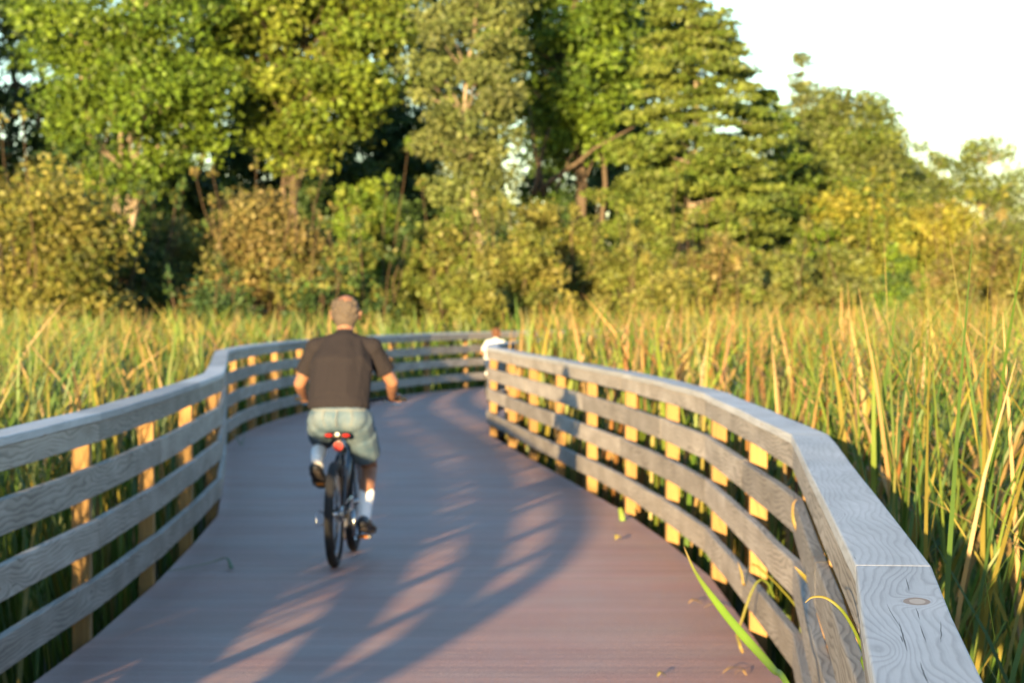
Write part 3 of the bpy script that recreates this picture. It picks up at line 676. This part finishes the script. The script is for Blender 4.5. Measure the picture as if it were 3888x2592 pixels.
def rider(label, loc, rz, k, skin, hairm, shirtm, shortm, bald, headk, armspread=1.0, shortlen=.62, seam=True, group=None):
    """k scales the whole figure; local frame: rear wheel contact at the origin, riding along +y"""
    root = empty('person', loc, rz); tag(root, label, 'person', group)
    S = lambda *p: Vector(p) * k
    pel, chest, neck = S(0, .30, .955), S(-.01, .46, 1.26), S(0, .575, 1.455)
    hd = S(0, .64, 1.595)
    hips = {-1: S(-.10, .34, .90), 1: S(.10, .34, .90)}
    knee = {-1: S(-.155, .74, .80), 1: S(.15, .67, .60)}
    ank = {-1: S(-.155, .34, .665), 1: S(.145, .42, .275)}
    sh = {-1: S(-.180, .53, 1.375), 1: S(.180, .53, 1.375)}
    elb = {-1: S(-.30 * armspread, .60, 1.14), 1: S(.305 * armspread, .62, 1.15)}
    wr = {-1: S(-.295, .83, 1.045), 1: S(.285, .83, 1.045)}
    # ---- body, one skin
    pr = [('e', pel, S(.165, .125, .115)), ('c', pel, .125 * k, chest, .125 * k, (1.25, .9, 1)), ('c', chest, .14 * k, S(0, .54, 1.37), .11 * k, (1.3, .9, 1)),
          ('c', S(-.13, .55, 1.385), .052 * k, S(.13, .55, 1.385), .052 * k), ('c', S(0, .555, 1.42), .062 * k, S(0, .60, 1.53), .054 * k)]
    for s in (-1, 1):
        pr += [('c', hips[s], .092 * k, knee[s], .056 * k), ('c', knee[s], .056 * k, knee[s].lerp(ank[s], .32) + S(0, -.018, 0), .054 * k), ('c', knee[s].lerp(ank[s], .32) + S(0, -.018, 0), .054 * k, ank[s], .034 * k),
               ('e', sh[s], S(.062, .058, .062)), ('c', sh[s], .052 * k, elb[s], .041 * k), ('c', elb[s], .041 * k, elb[s].lerp(wr[s], .3), .042 * k), ('c', elb[s].lerp(wr[s], .3), .041 * k, wr[s], .026 * k)]
        ft = S(-.15, .47, .535) if s < 0 else S(.14, .50, .205)
        pr.append(('c', ank[s], .033 * k, ft, .026 * k))
        # hand: palm on the grip, four fingers curled over it, thumb underneath
        gx = s * .30 * k; gy, gz = .925 * k, 1.035 * k
        pr.append(('e', Vector((gx, gy - .04 * k, gz + .018 * k)), (.040 * k, .044 * k, .018 * k)))
        pr.append(('c', wr[s], .025 * k, Vector((gx, gy - .05 * k, gz + .012 * k)), .022 * k))
        for fi in range(4):
            fx = gx + (fi - 1.5) * .0205 * k; ln = (.9, 1.0, .96, .8)[fi]
            a = Vector((fx, gy - .012 * k, gz + .022 * k)); b = Vector((fx, gy + .024 * k * ln, gz + .014 * k)); c_ = Vector((fx, gy + .026 * k * ln, gz - .014 * k)); e_ = Vector((fx, gy + .004 * k, gz - .022 * k))
            for q1, q2 in ((a, b), (b, c_), (c_, e_)): pr.append(('c', q1, .0088 * k, q2, .0080 * k))
        tx_ = gx - s * .035 * k
        pr += [('c', Vector((tx_, gy - .045 * k, gz + .005 * k)), .012 * k, Vector((tx_ - s * .008 * k, gy - .02 * k, gz - .012 * k)), .0105 * k), ('c', Vector((tx_ - s * .008 * k, gy - .02 * k, gz - .012 * k)), .010 * k, Vector((tx_, gy + .006 * k, gz - .022 * k)), .009 * k)]
    H = k * headk
    def hp(x, y, z): return hd + Vector((x, y, z)) * H
    pr += [('e', hp(0, -.008, .022), (.076 * H, .094 * H, .090 * H)), ('e', hp(0, .03, -.035), (.058 * H, .066 * H, .075 * H)), ('e', hp(0, .055, -.085), (.034 * H, .032 * H, .026 * H)),
           ('e', hp(0, .100, -.018), (.012 * H, .016 * H, .024 * H)), ('e', hp(0, .078, .030), (.055 * H, .018 * H, .012 * H)), ('e', hp(0, .088, -.058), (.024 * H, .010 * H, .009 * H))]
    for s in (-1, 1):
        pr.append(('e', hp(s * .082, -.004, -.006), (.011 * H, .020 * H, .033 * H)))
        pr.append(('e', hp(s * .088, -.010, .008), (.010 * H, .016 * H, .018 * H)))
    body = blob('body', pr, .0058 * k, skin, root, 3)
    for s in (-1, 1):
        e = blob('eye', [('e', hp(s * .031, .080, .006), (.012 * H, .010 * H, .009 * H))], .002 * k, M['eye'], root, 1)
        blob('iris', [('e', hp(s * .031, .0885, .006), (.005 * H, .003 * H, .005 * H))], .001 * k, M['iris'], e, 1)
    # ---- hair: back and sides, thin on the crown
    hb = [('e', hp(0, -.014, .024), (.083 * H, .096 * H, .093 * H)), ('e', hp(0, -.050, -.020), (.070 * H, .055 * H, .062 * H)), ('e', hp(0, -.055, -.060), (.054 * H, .036 * H, .030 * H))]
    for q in range(46):
        a = rnd.uniform(-2.9, -.24); zz = rnd.uniform(-.06, .095)
        rr_ = math.sqrt(max(.15, 1 - ((zz - .02) / .100) ** 2)); hb.append(('e', hp(math.cos(a) * .080 * rr_, -.012 + math.sin(a) * .090 * rr_, zz), (.015 * H, .014 * H, .016 * H)))
    ho = blob('hair', hb, .005 * k, hairm, root, 1, .4)
    bm = bmesh.new(); bm.from_mesh(ho.data); dead = []
    for v in bm.verts:
        l = (v.co - hd) / H
        if l.y > .050 + .15 * max(0, l.z - .05) or (bald and (l - Vector((0.004, -.055, .108))).length < .044 + .006 * math.sin(l.x * 200 + l.z * 90)): dead.append(v)
        elif abs(l.x) > .070 and l.z < .025 and -.03 < l.y: dead.append(v)
    bmesh.ops.delete(bm, geom=dead, context='VERTS'); bm.to_mesh(ho.data); bm.free()
    # ---- t-shirt, cut off clean at neck, cuffs and hem
    pr = [('e', S(-.01, .315, 1.02), S(.205, .150, .12)), ('c', S(-.01, .315, 1.03), .155 * k, S(-.01, .44, 1.24), .158 * k, (1.33, .92, 1)), ('c', S(-.01, .44, 1.24), .158 * k, S(0, .53, 1.37), .120 * k, (1.38, .95, 1)),
          ('c', S(-.15, .535, 1.385), .064 * k, S(0, .54, 1.43), .062 * k), ('c', S(.15, .535, 1.385), .064 * k, S(0, .54, 1.43), .062 * k), ('c', S(0, .545, 1.42), .075 * k, S(0, .578, 1.472), .061 * k)]
    for s in (-1, 1):
        pr += [('e', sh[s], S(.074, .070, .072)), ('c', sh[s], .070 * k, sh[s].lerp(elb[s], .72), .066 * k)]
    for q in range(7):  # soft folds running down and outwards at the waist and from the armpits
        sd_ = 1 if q % 2 else -1; a = rnd.uniform(.06, .17) * sd_; z_ = rnd.uniform(1.08, 1.25); yb_ = .315 + (z_ - 1.03) * .6 - .118 + abs(a) * .25
        pr.append(('c', S(a, yb_, z_), .014 * k, S(a * .75 + rnd.uniform(-.03, .03), yb_ - .06, z_ + rnd.uniform(-.16, -.10)), .008 * k))
    tso = blob('t_shirt', pr, .006 * k, shirtm, root, 5)
    bm = bmesh.new(); bm.from_mesh(tso.data)
    def cut(co, no, keepfn=None):
        geo = bm.verts[:] + bm.edges[:] + bm.faces[:]
        if keepfn: geo = [g_ for g_ in geo if keepfn(g_.co if isinstance(g_, bmesh.types.BMVert) else (g_.verts[0].co))]
        bmesh.ops.bisect_plane(bm, geom=geo, plane_co=co, plane_no=no, clear_outer=True)
    cut(S(0, .3, .985), Vector((0, -.12, -1)))
    cut(S(0, .58, 1.482), Vector((0, .35, 1)))
    for s in (-1, 1):
        d = (elb[s] - sh[s]).normalized(); pc = sh[s].lerp(elb[s], .70)
        dead = [v for v in bm.verts if (v.co - pc).dot(d) > 0 and (v.co - pc).length < .12 * k and s * v.co.x > .20 * k]
        bmesh.ops.delete(bm, geom=dead, context='VERTS')
    bm.to_mesh(tso.data); bm.free(); smooth(tso.data)
    sol = tso.modifiers.new('thick', 'SOLIDIFY'); sol.thickness = .004 * k; sol.offset = -1
    # ---- shorts
    pr = [('e', S(0, .31, .945), S(.198, .158, .125)), ('e', S(-.075, .27, .93), S(.105, .11, .10)), ('e', S(.080, .27, .93), S(.108, .11, .10))]
    for s in (-1, 1):
        f = shortlen
        pr += [('c', hips[s] + S(0, -.02, .01), .118 * k, hips[s].lerp(knee[s], f), (.098 if s > 0 else .090) * k), ('c', hips[s].lerp(knee[s], f * .4) + S(s * .012, 0, -.015), .108 * k, hips[s].lerp(knee[s], f + .06) + S(s * .01, -.01, -.03), .100 * k)]
    sho = blob('shorts', pr, .006 * k, shortm, root, 4)
    bm = bmesh.new(); bm.from_mesh(sho.data)
    cut(S(0, .3, 1.015), Vector((0, -.1, 1)))
    for s in (-1, 1):
        d = (knee[s] - hips[s]).normalized(); pc = hips[s].lerp(knee[s], shortlen + .05)
        dead = [v for v in bm.verts if (v.co - pc).dot(d) > 0 and s * v.co.x > 0]
        bmesh.ops.delete(bm, geom=dead, context='VERTS')
    bm.to_mesh(sho.data); bm.free(); smooth(sho.data)
    sol = sho.modifiers.new('thick', 'SOLIDIFY'); sol.thickness = .005 * k; sol.offset = -1
    if seam:
        mb = MB()
        def onback(x_, z_): 
            e = max(0.02, 1 - (x_ / .21) ** 2 - ((z_ - .945) / .145) ** 2); return Vector((x_, .305 - .168 * math.sqrt(e), z_)) * k
        mb.tube([onback(-.005 + .004 * math.sin(i), .995 - i * .016) for i in range(8)], .0028 * k, 5)
        for s in (-1, 1): mb.tube([onback(s * (.085 + .01 * math.sin(i * .5)), .985 - i * .014) for i in range(8)], .0025 * k, 5)
        mb.tube([onback(-.17 + i * .034, .985) for i in range(11)], .0035 * k, 5)
        mb.build('seam', M['seam'], sho)
    # ---- socks and shoes
    for s in (-1, 1):
        top = knee[s].lerp(ank[s], .52 if s > 0 else .60)
        if s < 0: top = knee[s].lerp(ank[s], .72)
        blob('sock', [('c', top + S(0, -.006, 0), .053 * k, ank[s], .041 * k), ('c', ank[s], .041 * k, ank[s].lerp(S(-.15, .42, .57) if s < 0 else S(.14, .46, .22), .6), .037 * k)], .0045 * k, M['sock'], root, 3)
    shoe(root, -1, S(-.165, .335, .565), S(-.150, .50, .508 - .03), k)
    shoe(root, 1, S(.14, .36, .205), S(.165, .60, .168), k)
    return root
def wheel(parent, y, k, r=.335, tr=.030):
    wroot = MB()
    N = 48
    wroot.tube([Vector((0, y + math.cos(a) * (r - tr), r + math.sin(a) * (r - tr))) * k for a in [i * 2 * math.pi / N for i in range(N)]], tr * k, 12, closed=True)
    rim = MB(); rim.tube([Vector((0, y + math.cos(a) * (r - tr * 2 - .006), r + math.sin(a) * (r - tr * 2 - .006))) * k for a in [i * 2 * math.pi / N for i in range(N)]], .011 * k, 8, closed=True)
    rr_ = r - tr * 2 - .01
    o = rim.build('wheel', M['rim'], parent, sm=True); wroot.build('tyre', M['tyre'], o, sm=True)
    sp = MB()
    for i in range(28):
        a = i * 2 * math.pi / 28; s = -1 if i % 2 else 1; b = a + (.35 if i % 4 < 2 else -.35)
        sp.tube([Vector((s * .028, y + math.cos(b) * .022, r + math.sin(b) * .022)) * k, Vector((0, y + math.cos(a) * rr_, r + math.sin(a) * rr_)) * k], .0013 * k, 4)
    sp.build('spokes', M['rim'], o)
    h = MB(); h.tube([Vector((-.055, y, r)) * k, Vector((.055, y, r)) * k], .018 * k, 10); h.build('hub', M['chrome'], o, sm=True)
    return o
def bicycle(label, loc, rz, k, framem, group=None, lean=0.0):
    root = empty('bicycle', loc, rz); tag(root, label, 'bicycle', group)
    V3 = lambda *p: Vector(p) * k
    BB = (0, .44, .327)
    f = MB()
    f.tube([V3(*BB), V3(0, .285, .74)], .016 * k); f.tube([V3(0, .30, .68), V3(0, .885, .80)], .016 * k)
    f.tube([V3(*BB), V3(0, .91, .72)], .020 * k); f.tube([V3(0, .925, .69), V3(0, .88, .85)], .020 * k)
    for s in (-1, 1):
        f.tube([V3(s * .018, .42, .33), V3(s * .052, .2, .335), V3(s * .062, 0, .335)], .010 * k)
        f.tube([V3(s * .014, .30, .69), V3(s * .045, .2, .575), V3(s * .062, 0, .34)], .009 * k)
    f.tube([V3(0, .02 + .11, .62), V3(0, .2, .62)], .012 * k); f.tube([V3(-.035, .44, .327), V3(.035, .44, .327)], .024 * k, 10)
    f.build('frame', framem, root, sm=True)
    fk = MB(); fk.tube([V3(0, .93, .68), V3(0, .935, .665)], .03 * k)
    for s in (-1, 1): fk.tube([V3(s * .02, .93, .70), V3(s * .058, .94, .66), V3(s * .060, 1.02, .48), V3(s * .060, 1.08, .335)], [.017 * k, .017 * k, .013 * k, .010 * k])
    fk.build('fork', M['frame_blue'], root, sm=True)
    wheel(root, 0, k); wheel(root, 1.08, k)
    # seat post, saddle with reflective patches
    sp = MB(); sp.tube([V3(0, .285, .73), V3(0, .26, .80)], .0135 * k); sp.build('seat_post', M['chrome'], root, sm=True)
    sa = blob('saddle', [('c', V3(-.052, .19, .823), .036 * k, V3(-.02, .32, .828), .026 * k, (1, 1, .7)), ('c', V3(.052, .19, .823), .036 * k, V3(.02, .32, .828), .026 * k, (1, 1, .7)), ('c', V3(0, .19, .82), .034 * k, V3(0, .42, .826), .018 * k, (1, 1, .8))], .005 * k, M['plastic'], root, 3)
    for s in (-1, 1): blob('reflective_patch', [('e', V3(s * .055, .151, .826), V3(.026, .010, .010))], .003 * k, M['red'], sa, 1)
    blob('badge', [('e', V3(0, .150, .832), V3(.014, .010, .012))], .003 * k, M['white'], sa, 1)
    mb = MB(); mb.tube([V3(0, .215, .752), V3(0, .196, .752)], .030 * k, 20); ro = mb.build('rear_reflector', M['red'], root, sm=False)
    mb = MB(); mb.tube([V3(0, .275, .745), V3(0, .213, .752)], .012 * k, 10); mb.tube([V3(0, .219, .752), V3(0, .212, .752)], .034 * k, 20); mb.build('bracket', M['plastic'], ro)
    # handlebar
    hb = MB(); hb.tube([V3(0, .88, .84), V3(0, .875, .93), V3(0, .905, 1.0)], .015 * k)
    hb.tube([V3(-.37, .925, 1.03), V3(-.20, .925, 1.03), V3(-.09, .91, 1.01), V3(0, .905, 1.0), V3(.09, .91, 1.01), V3(.20, .925, 1.03), V3(.37, .925, 1.03)], .0115 * k)
    h = hb.build('handlebar', M['plastic'], root, sm=True)
    for s in (-1, 1):
        gmb = MB(); gmb.tube([V3(s * .245, .925, 1.03), V3(s * .372, .925, 1.03)], .0155 * k, 12); gmb.build('grip', M['plastic'], h, sm=True)
        gmb = MB(); gmb.tube([V3(s * .21, .95, 1.02), V3(s * .24, .975, 1.00), V3(s * .33, .985, .985)], .006 * k, 6); gmb.build('brake_lever', M['chrome'], h, sm=True)
        gmb = MB(); gmb.tube([V3(s * .17, .94, 1.03), V3(s * .12, 1.00, .97), V3(s * .03, 1.0, .80), V3(s * .04, .97, .72)], .0025 * k, 5); gmb.build('brake_cable', M['plastic'], h, sm=True)
    # drive: right crank down, left crank up
    cr = MB(); cr.tube([V3(.055, .44, .327), V3(.062, .44, .327)], .085 * k, 32); o = cr.build('chainring', M['chrome'], root)
    for s in (-1, 1):
        c_ = MB(); zc = .157 if s > 0 else .497
        c_.tube([V3(s * .072, .44, .327), V3(s * .078, .44, zc)], [.014 * k, .011 * k], 8); co = c_.build('crank', M['chrome'], root, sm=True)
        pd = MB(); pd.box(V3(s * .140, .44, zc), V3(.095, .075, .022)); po = pd.build('pedal', M['plastic'], co, bevel=.003 * k)
        am = MB(); am.box(V3(s * .140, .44 - .039, zc), V3(.050, .004, .017)); am.build('pedal_reflector', M['amber'], po)
    ch = MB(); pts = []
    for i in range(9): a = math.pi / 2 - math.pi * i / 8; pts.append(V3(.058, .44 + math.cos(a) * .087, .327 + math.sin(a) * .087))
    for i in range(7): a = -math.pi / 2 - math.pi * i / 6; pts.append(V3(.050, 0 + math.cos(a) * .045, .335 + math.sin(a) * .045))
    ch.tube(pts, .0045 * k, 5, closed=True); ch.build('chain', M['chrome'], root)
    cs = MB(); 
    for i, q in enumerate((.048, .042, .036, .031, .026)): cs.tube([V3(.030 + i * .006, 0, .335), V3(.034 + i * .006, 0, .335)], q * k, 24)
    cs.build('cassette', M['chrome'], root)
    dr = MB(); dr.box(V3(.068, .03, .28), V3(.02, .04, .05)); dr.box(V3(.060, .035, .225), V3(.008, .035, .10)); dr.tube([V3(.056, .03, .255), V3(.064, .03, .255)], .02 * k, 12); dr.tube([V3(.056, .04, .185), V3(.064, .04, .185)], .02 * k, 12)
    dr.build('derailleur', M['chrome'], root, bevel=.002 * k)
    ks = MB(); ks.tube([V3(-.06, .03, .33), V3(-.10, -.01, .36), V3(-.115, -.05, .33), V3(-.105, -.05, .27), V3(-.07, 0, .27)], .005 * k, 6); ks.build('axle_guard', M['chrome'], root, sm=True)
    return root
A_LOC, A_RZ = (-1.12, 15.92, 0.0), R(-2.8)
bicycle('dark bicycle with a red rear reflector ridden by the man in the charcoal t-shirt', A_LOC, A_RZ, 1.0, M['frame'])
rider('man in charcoal t-shirt and pale denim shorts riding away on a bicycle', A_LOC, A_RZ, 1.0, M['skin'], M['hair'], M['shirt'], M['denim'], True, 1.10, shortlen=.60)
K2 = .735
B_LOC, B_RZ = (-.38, 43.0, 0.0), R(-14)
bicycle('small bicycle of the child far down the boardwalk, mostly hidden by the railing', B_LOC, B_RZ, K2, M['frame_blue'])
rider('auburn-haired child in a white t-shirt riding where the boardwalk bends out of sight', B_LOC, B_RZ, K2, M['skin_child'], M['hair_child'], M['shirt_child'], M['denim_dark'], False, 1.18, armspread=1.15, seam=False)

# ------------------------------------------------------------ single leaves and litter on the deck
def ribbon(name, pts, widths, facing, cols, label, cat, fold=.3, group=None):
    """one leaf blade with a central crease; facing: vector the flat side looks along"""
    P_ = [Vector(p) for p in pts]; dense = []; W = []; CC = []
    n = len(P_); S_ = 6
    for i in range(n - 1):
        p0, p1, p2, p3 = P_[max(0, i - 1)], P_[i], P_[i + 1], P_[min(n - 1, i + 2)]
        for s in range(S_):
            t = s / S_; dense.append(.5 * ((2 * p1) + (p2 - p0) * t + (2 * p0 - 5 * p1 + 4 * p2 - p3) * t * t + (3 * p1 - p0 - 3 * p2 + p3) * t ** 3))
            W.append(widths[i] + (widths[i + 1] - widths[i]) * t); CC.append(Vector(cols[i]).lerp(Vector(cols[i + 1]), t))
    dense.append(P_[-1]); W.append(widths[-1]); CC.append(Vector(cols[-1]))
    f = Vector(facing).normalized(); V, F, C = [], [], []
    for i, p in enumerate(dense):
        t = (dense[min(i + 1, len(dense) - 1)] - dense[max(i - 1, 0)]).normalized(); s = t.cross(f).normalized()
        V += [p - s * W[i] / 2, p - f * W[i] * fold * .3, p + s * W[i] / 2]; C += [tuple(CC[i])] * 3
    for i in range(len(dense) - 1):
        a = i * 3; F += [(a, a + 1, a + 4, a + 3), (a + 1, a + 2, a + 5, a + 4)]
    me = np_mesh(name, V, F, col=C, sm=True); o = link_mesh(name, me, M['reed'])
    so_ = o.modifiers.new('t', 'SOLIDIFY'); so_.thickness = .0008
    return tag(o, label, cat, group)
def at(x, y, D): return (px(x, D), D, pz(y, D))
GR, YG, GO, TA, RU = [PAL[k] for k in ('green', 'yg', 'gold', 'tan', 'rust')]
BG = (0.14, 0.25, 0.02)
ribbon('cattail_leaf', [at(1571, 1254, 7.3), at(1600, 1318, 7.25), at(1655, 1395, 7.15), at(1710, 1462, 7.0), at(1775, 1535, 6.85), at(1830, 1610, 6.7), (1.02, 6.6, .05), (1.15, 6.5, -.5)],
       [.001, .009, .021, .024, .020, .014, .012, .012], (-.25, -1, .15), [TA, YG, BG, BG, GR, GR, GR, GR], 'long bright green leaf leaning over the deck at the bottom right, tip dried', 'leaf')
ribbon('cattail_leaf', [at(1850, 1384, 4.95), at(1868, 1371, 4.95), at(1900, 1374, 4.95), at(1935, 1402, 4.95), at(1962, 1445, 4.97), at(1985, 1500, 5.0), at(2003, 1568, 5.05), (.95, 5.2, .5), (1.05, 5.3, -.5)],
       [.001, .004, .005, .006, .006, .006, .006, .007, .007], (-.3, -.9, .5), [TA, GO, GO, YG, YG, GR, GR, GR, GR], 'thin curled yellowing leaf arching out in front of the near rail', 'leaf')
ribbon('cattail_leaf', [at(1830, 1145, 10.0), at(1822, 1160, 9.98), at(1822, 1190, 9.95), at(1832, 1222, 9.95), at(1845, 1250, 9.98), (1.3, 10.2, .4), (1.35, 10.3, -.5)],
       [.001, .010, .013, .010, .008, .007, .007], (-.5, -1, 0), [TA, TA, GO, TA, GO, YG, GR], 'dry tan leaf hanging over the second rail where the railing bends', 'leaf')
ribbon('cattail_leaf', [at(1825, 1300, 8.6), at(1842, 1318, 8.6), at(1862, 1340, 8.62), at(1872, 1358, 8.64), (1.25, 8.9, .4), (1.3, 9.0, -.5)],
       [.001, .014, .018, .014, .01, .01], (-.5, -1, 0), [TA, GO, GO, TA, YG, GR], 'orange dry leaf tip poking between the two upper rails', 'leaf')
ribbon('cattail_leaf', [at(1695, 1290, 10.9), at(1704, 1316, 10.9), at(1712, 1345, 10.92), at(1740, 1300, 11.3), (1.4, 11.5, .1), (1.45, 11.6, -.5)],
       [.001, .010, .011, .008, .007, .007], (-.3, -1, 0), [TA, GO, TA, GO, YG, GR], 'folded dry leaf hanging over the lowest rail', 'leaf')
ribbon('cattail_leaf', [at(1424, 1166, 19.4), at(1430, 1198, 19.4), at(1424, 1216, 19.35)], [.03, .045, .01], (-.2, -1, .2), [YG, BG, YG], 'short green leaf tuft at the deck edge below the right railing', 'leaf')
def deckpt(x, y, dz=.012):
    D = EYE * 5800 / (y - 702); return (px(x, D), D, dz)
def litter(x, y, L, a, wd, col, label, hump=.02, group='dry leaf scraps on the deck'):
    p = Vector(deckpt(x, y)); d = Vector((math.cos(a), math.sin(a), 0)) * L
    ribbon('dry_leaf', [p - d * .5, p - d * .2 + Vector((0, 0, hump)), p + d * .2 + Vector((0, 0, hump * .7)), p + d * .5], [.004, wd, wd * .8, .003], (0, -.3, 1), [col] * 4, label, 'leaf', group=group)
litter(1597, 1390, .075, .1, .022, TA, 'pale curled scrap of leaf lying on the deck left of the long green leaf')
litter(1645, 1400, .13, -.1, .016, TA, 'longer pale strip of leaf lying beside the curled scrap on the deck')
litter(1420, 1243, .06, .9, .04, GO, 'small tan scrap lying on the deck near the foot of the right railing', .035)
litter(1520, 1560, .04, .3, .02, GO, 'tiny pale crumb of leaf near the bottom edge of the deck')
litter(1688, 1548, .15, .7, .012, TA, 'bent dry stalk on the deck near the bottom edge')
litter(1702, 1555, .08, 2.2, .014, TA, 'short dry stalk crossing the bent one on the deck')
ribbon('grass_stalk', [deckpt(383, 1318, .02), deckpt(440, 1312, .03), deckpt(490, 1304, .04), deckpt(520, 1303, .06), deckpt(531, 1312, .02)], [.006, .008, .01, .012, .03], (0, -.5, 1), [GR, YG, YG, GR, GR], 'thin green stalk reaching onto the deck from under the left railing', 'leaf')
ribbon('grass_stalk', [deckpt(528, 1000, .03), deckpt(540, 1022, .12), deckpt(556, 1030, .05), deckpt(562, 1008, .22)], [.012, .014, .014, .004], (0, -1, .6), [GR, GR, GR, GR], 'small green sprig at the foot of the left railing bend', 'leaf')
ribbon('cattail_leaf', [at(1708, 1500, 11.6), at(1700, 1480, 11.6), at(1699, 1440, 11.7), (1.2, 11.8, .35), (1.45, 12.0, -.5)], [.010, .014, .012, .010, .008], (-.1, -1, 0), [TA, GO, GO, YG, GR], 'tan drooping leaf touching the deck edge beside the long green leaf', 'leaf')
